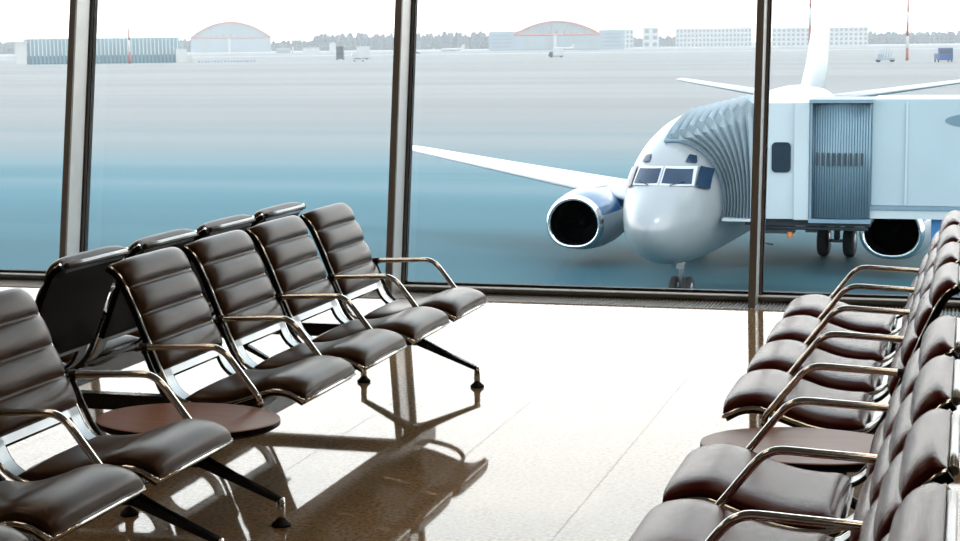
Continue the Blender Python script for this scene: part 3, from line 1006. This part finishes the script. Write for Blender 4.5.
def make_block(x, y, w, h, floors, cols, label, depth=18, name='apartment_building'):
    R = far_root(name, x, y, label, 'building')
    MB().box((0, depth / 2, h / 2), (w, depth, h)).box((0, depth / 2, h + .4), (w + 1, depth + 1, .8)).build('walls', 'far_white', R)
    for i in range(floors):
        for j in range(cols):
            MB().box((-w / 2 + w * (j + .5) / cols, -.15, h * (i + .55) / floors), (w / cols * .52, .5, h / floors * .55)).build('window', 'far_window', R)
    return R
make_block(-289.0, 2000.0, 88, 21, 4, 20, 'long white block of flats seen beside the middle of the view, clear of the fin')
make_block(-164.0, 1962.0, 106, 20, 4, 20, 'long white block of flats partly hidden by the airliner tail fin')
make_block(-374.0, 1890.0, 22, 20, 4, 5, 'small pale block standing behind the grey hangar side block', 14)
make_block(-345.0, 1900.0, 18, 22, 3, 2, 'plain bright white block next to the small pale block', 14)

def make_shed(x, y, w, h, label, m='far_white'):
    R = far_root('shed', x, y, label, 'shed')
    MB().box((0, 3, h / 2), (w, 6, h)).build('walls', m, R)
    MB().prism([(-w / 2 - .5, h), (w / 2 + .5, h), (w / 2 - 1, h + 1.1), (-w / 2 + 1, h + 1.1)], -.5, 6.5).build('roof', 'far_grey' if m == 'far_white' else 'far_white', R)
make_shed(-645.0, 1555.0, 14, 3.6, 'low grey shed beyond the apron beside the first hangar', 'far_panel')
make_shed(-610.0, 1540.0, 16, 4.6, 'long white shed at the foot of the thin mast')
make_shed(-588.0, 1540.0, 6, 9.0, 'narrow tall white hut next to the long white shed')
make_mast(-633.0, 1550.0, 19.0, .9, 'pale mast among the low white sheds', 3, 'white')
make_mast(-583.0, 1545.0, 17.0, .8, 'thin slanting-topped mast behind the white hut', 3, 'white')

# low barrier on the apron
bx = far_root('barrier', -327.5, 722.0, 'long low dark barrier lying on the apron below the first hangar', 'barrier')
bm_ = MB()
for k in range(18):
    bm_.box((-12.5 + k * 1.47, 0, .45), (1.0, .5, .9))
bm_.build('blocks', 'far_grey', bx)

def vehicle(name, x, y, label, cat, L_, Wd, body, cabm, box_h, cab_h, cab_at, rz, kind='truck'):
    R = root(name, (x, y, GZ), label, cat, rz)
    if kind == 'car':
        MB().prism([(-L_ / 2, .35), (L_ / 2, .35), (L_ / 2, .85), (L_ * .28, 1.0), (L_ * .12, 1.5), (-L_ * .25, 1.5), (-L_ * .42, .98), (-L_ / 2, .9)], -Wd / 2, Wd / 2).build('body', body, R, bevel=.05)
        MB().prism([(L_ * .24, 1.02), (L_ * .11, 1.42), (-L_ * .23, 1.42), (-L_ * .36, 1.02)], -Wd / 2 - .02, Wd / 2 + .02).build('side_glass', 'bridge_glass', R)
    else:
        sgn = cab_at
        MB().box((-sgn * L_ * .14, 0, .9 + (box_h - .9) / 2), (L_ * .68, Wd, box_h - .9)).build('box_body', body, R, bevel=.05)
        c = MB().prism([(sgn * L_ * .22, .6), (sgn * L_ * .5, .6), (sgn * L_ * .5, cab_h * .6), (sgn * L_ * .44, cab_h), (sgn * L_ * .22, cab_h)], -Wd / 2, Wd / 2).build('driver_cab', cabm, R, bevel=.05)
        MB().prism([(sgn * L_ * .505, cab_h * .6), (sgn * L_ * .447, cab_h * .95), (sgn * L_ * .42, cab_h * .95), (sgn * L_ * .46, cab_h * .6)], -Wd / 2 + .15, Wd / 2 - .15).build('windscreen', 'bridge_glass', c)
        MB().box((0, 0, .7), (L_ * .95, Wd * .6, .3)).build('chassis', 'bridge_dark', R)
    wr = .34 if kind == 'car' else .48
    for sx in (-.32, .32):
        for sy in (-1, 1):
            MB().lathe([(wr * .5, -.12), (wr, -.1), (wr, .1), (wr * .5, .12)], 'y', (sx * L_, sy * (Wd / 2 - .1), wr), 14).build('wheel', 'tyre', R)
    return R
vehicle('service_truck', -292.0, 775.0, 'dark green service truck facing the hall beside the white box truck', 'truck', 6.5, 3.4, 'dark_green', 'dark_green', 6.6, 4.2, 1, YAW - PI / 2)
vehicle('box_truck', -287.0, 790.0, 'white box truck standing behind the parked white car', 'truck', 9, 3.4, 'car_white', 'car_white', 6.5, 3.5, -1, YAW + .15)
vehicle('car', -257.0, 705.0, 'white car parked in front of the white box truck', 'car', 5.8, 2.4, 'car_white', 'car_white', 0, 0, 1, YAW, 'car')
vehicle('car', -397.0, 1215.0, 'small dark car at the far apron edge beside the middle mullion', 'car', 6.0, 2.6, 'dark_green', 'dark_green', 0, 0, 1, YAW, 'car')
vehicle('tow_truck', -8.0, 541.0, 'blue airport truck at the right beside the tall striped mast', 'truck', 6.0, 4.2, 'truck_blue', 'truck_blue', 2.6, 4.3, 1, YAW - PI / 2)
vehicle('airport_cart', -194.0, 812.0, 'white and dark service cart in front of the hangar with side blocks', 'cart', 7.5, 3.4, 'car_white', 'dark_green', 4.6, 2.8, -1, YAW)

def jet(x, y, s, label, rz):
    R = root('light_aircraft', (x, y, GZ), label, 'airplane', rz)
    MB().tube([(-12 * s, 0, 2.4 * s), (-11 * s, 0, 2.4 * s), (-8 * s, 0, 2.4 * s), (7 * s, 0, 2.5 * s), (12 * s, 0, 3.2 * s)], [.1 * s, .8 * s, 1.4 * s, 1.4 * s, .2 * s], 12).build('fuselage', 'far_white', R)
    MB().hexa([(-1 * s, -12 * s, 2.6 * s), (1 * s, -12 * s, 2.6 * s), (2.5 * s, 12 * s, 2.6 * s), (-2.5 * s, 12 * s, 2.6 * s), (-1 * s, -12 * s, 2.8 * s), (1 * s, -12 * s, 2.8 * s), (2.5 * s, 12 * s, 2.8 * s), (-2.5 * s, 12 * s, 2.8 * s)]).build('wing', 'far_white', R)
    MB().prism([(7.5 * s, 3.2 * s), (12.5 * s, 3.2 * s), (13 * s, 7.5 * s), (11 * s, 7.5 * s)], -.2 * s, .2 * s).build('tail_fin', 'far_white', R)
    for gx, gy in ((-8, 0), (1, -2), (1, 2)):
        MB().tube([(gx * s, gy * s, 0), (gx * s, gy * s, 2.2 * s)], .25 * s, 6).build('gear', 'tyre', R)
jet(-352.0, 1500.0, .8, 'small white aircraft with an upright tail parked before the pale blocks', YAW)
jet(-438.0, 1440.0, .9, 'small white aircraft parked across the front of the hangar with side blocks', YAW)
# parked ground equipment
eq = root('ground_equipment', (-25.8, 552.0, GZ), 'low tangle of pale steps and poles on the apron by the tall mast', 'equipment', YAW)
MB().box((0, 0, .9), (5.5, 2.0, .5)).box((-1.5, 0, 1.8), (1.5, 1.5, 1.4)).build('trolley', 'far_grey', eq)
eqp = MB()
for k in range(5):
    eqp.tube([(-1.5 + k * .8, 0, 1), (-1.1 + k * .8, 0, 4.6 - .5 * abs(k - 2))], .12, 5)
eqp.build('poles', 'far_grey', eq)
for sx in (-2.2, 2.2):
    for sy in (-.8, .8):
        MB().lathe([(.3, -.15), (.6, -.13), (.6, .13), (.3, .15)], 'y', (sx, sy, .6), 12).build('wheel', 'tyre', eq)
# pale strips beyond the apron
st = MB()
for (y0, y1, m) in ((1120, 1240, 0), (1480, 1540, 0), (1700, 2700, 0)):
    q = 3500
    c, s_ = math.cos(YAW), math.sin(YAW)
    P = []
    for (a, b) in ((-q, y0), (q, y0), (q, y1), (-q, y1)):
        P.append((a * c - b * s_, a * s_ + b * c, GZ + .15))
    st.add(P, [(0, 1, 2, 3)])
struct(st.build('trim_4', 'snow'), 'pale taxiway strips beyond the apron')

# treeline: one countless mass of bare crowns, many small lumps at the far edge
def treeline(px, py, x0, x1, h, label, dens=1.0):
    mb = MB()
    n = int((x1 - x0) / 4.2 * dens)
    for k in range(n):
        for row in range(2):
            x = x0 + (x1 - x0) * (k + random.random()) / n
            y = row * 16 + random.uniform(-6, 6)
            hh = h * random.uniform(.72, 1.08)
            r = random.uniform(3, 5.5)
            rings = []
            for (fr, rr) in ((0, .5), (.2, .9), (.45, 1.0), (.7, .85), (.9, .5), (1.0, .12)):
                rings.append([Vector((x + r * rr * math.cos(2 * PI * j / 7 + fr * 3) * random.uniform(.75, 1.2), y + r * rr * math.sin(2 * PI * j / 7 + fr * 3), hh * fr + random.uniform(-.6, .6) * (fr > 0))) for j in range(7)])
            mb.rings(rings, True, False)
    o = mb.build('treeline', 'trees', None, (px, py, GZ), YAW)
    return tag(o, label, 'trees', None, 'stuff')
def along(px, y_d):
    # world point on the far plane seen down the bearing of px at depth y_d
    k = (px - 480) / 1700
    d = Vector((_f.x, _f.y)) + Vector((_r.x, _r.y)) * k
    return (d.x * y_d, d.y * y_d)
for (x0, x1, h, d, lab) in ((-60, 200, 17, 2300, 'pale bare treeline behind the ribbed screen'), (204, 330, 15, 2380, 'faint bare treeline between the first hangar and the sheds'),
                            (320, 520, 22, 2250, 'dark bluish treeline behind the middle mullion'), (600, 690, 14, 2350, 'trees between the pale blocks of flats'),
                            (860, 1100, 17, 2300, 'bare treeline on the horizon behind the tall striped mast')):
    c = along((x0 + x1) / 2, d)
    w = (x1 - x0) / 1700 * d
    treeline(c[0], c[1], -w / 2, w / 2, h, lab)

# thin winter haze over the airfield, starting beyond the aircraft
hz = bpy.data.materials.new('winter_haze')
hz.use_nodes = True
hn = hz.node_tree
hn.nodes.clear()
ho = hn.nodes.new('ShaderNodeOutputMaterial')
hv = hn.nodes.new('ShaderNodeVolumeScatter')
hv.inputs['Color'].default_value = (0.95, 0.98, 1.0, 1)
hv.inputs['Density'].default_value = 0.00030
hn.links.new(hv.outputs[0], ho.inputs['Volume'])
M['haze'] = hz
HZ = MB().box((-200, 1700, GZ + 32), (5600, 3200, 62)).build('haze', 'haze')
HZ['kind'] = 'stuff'; HZ['label'] = 'thin pale haze hanging over the far airfield'; HZ['category'] = 'haze'
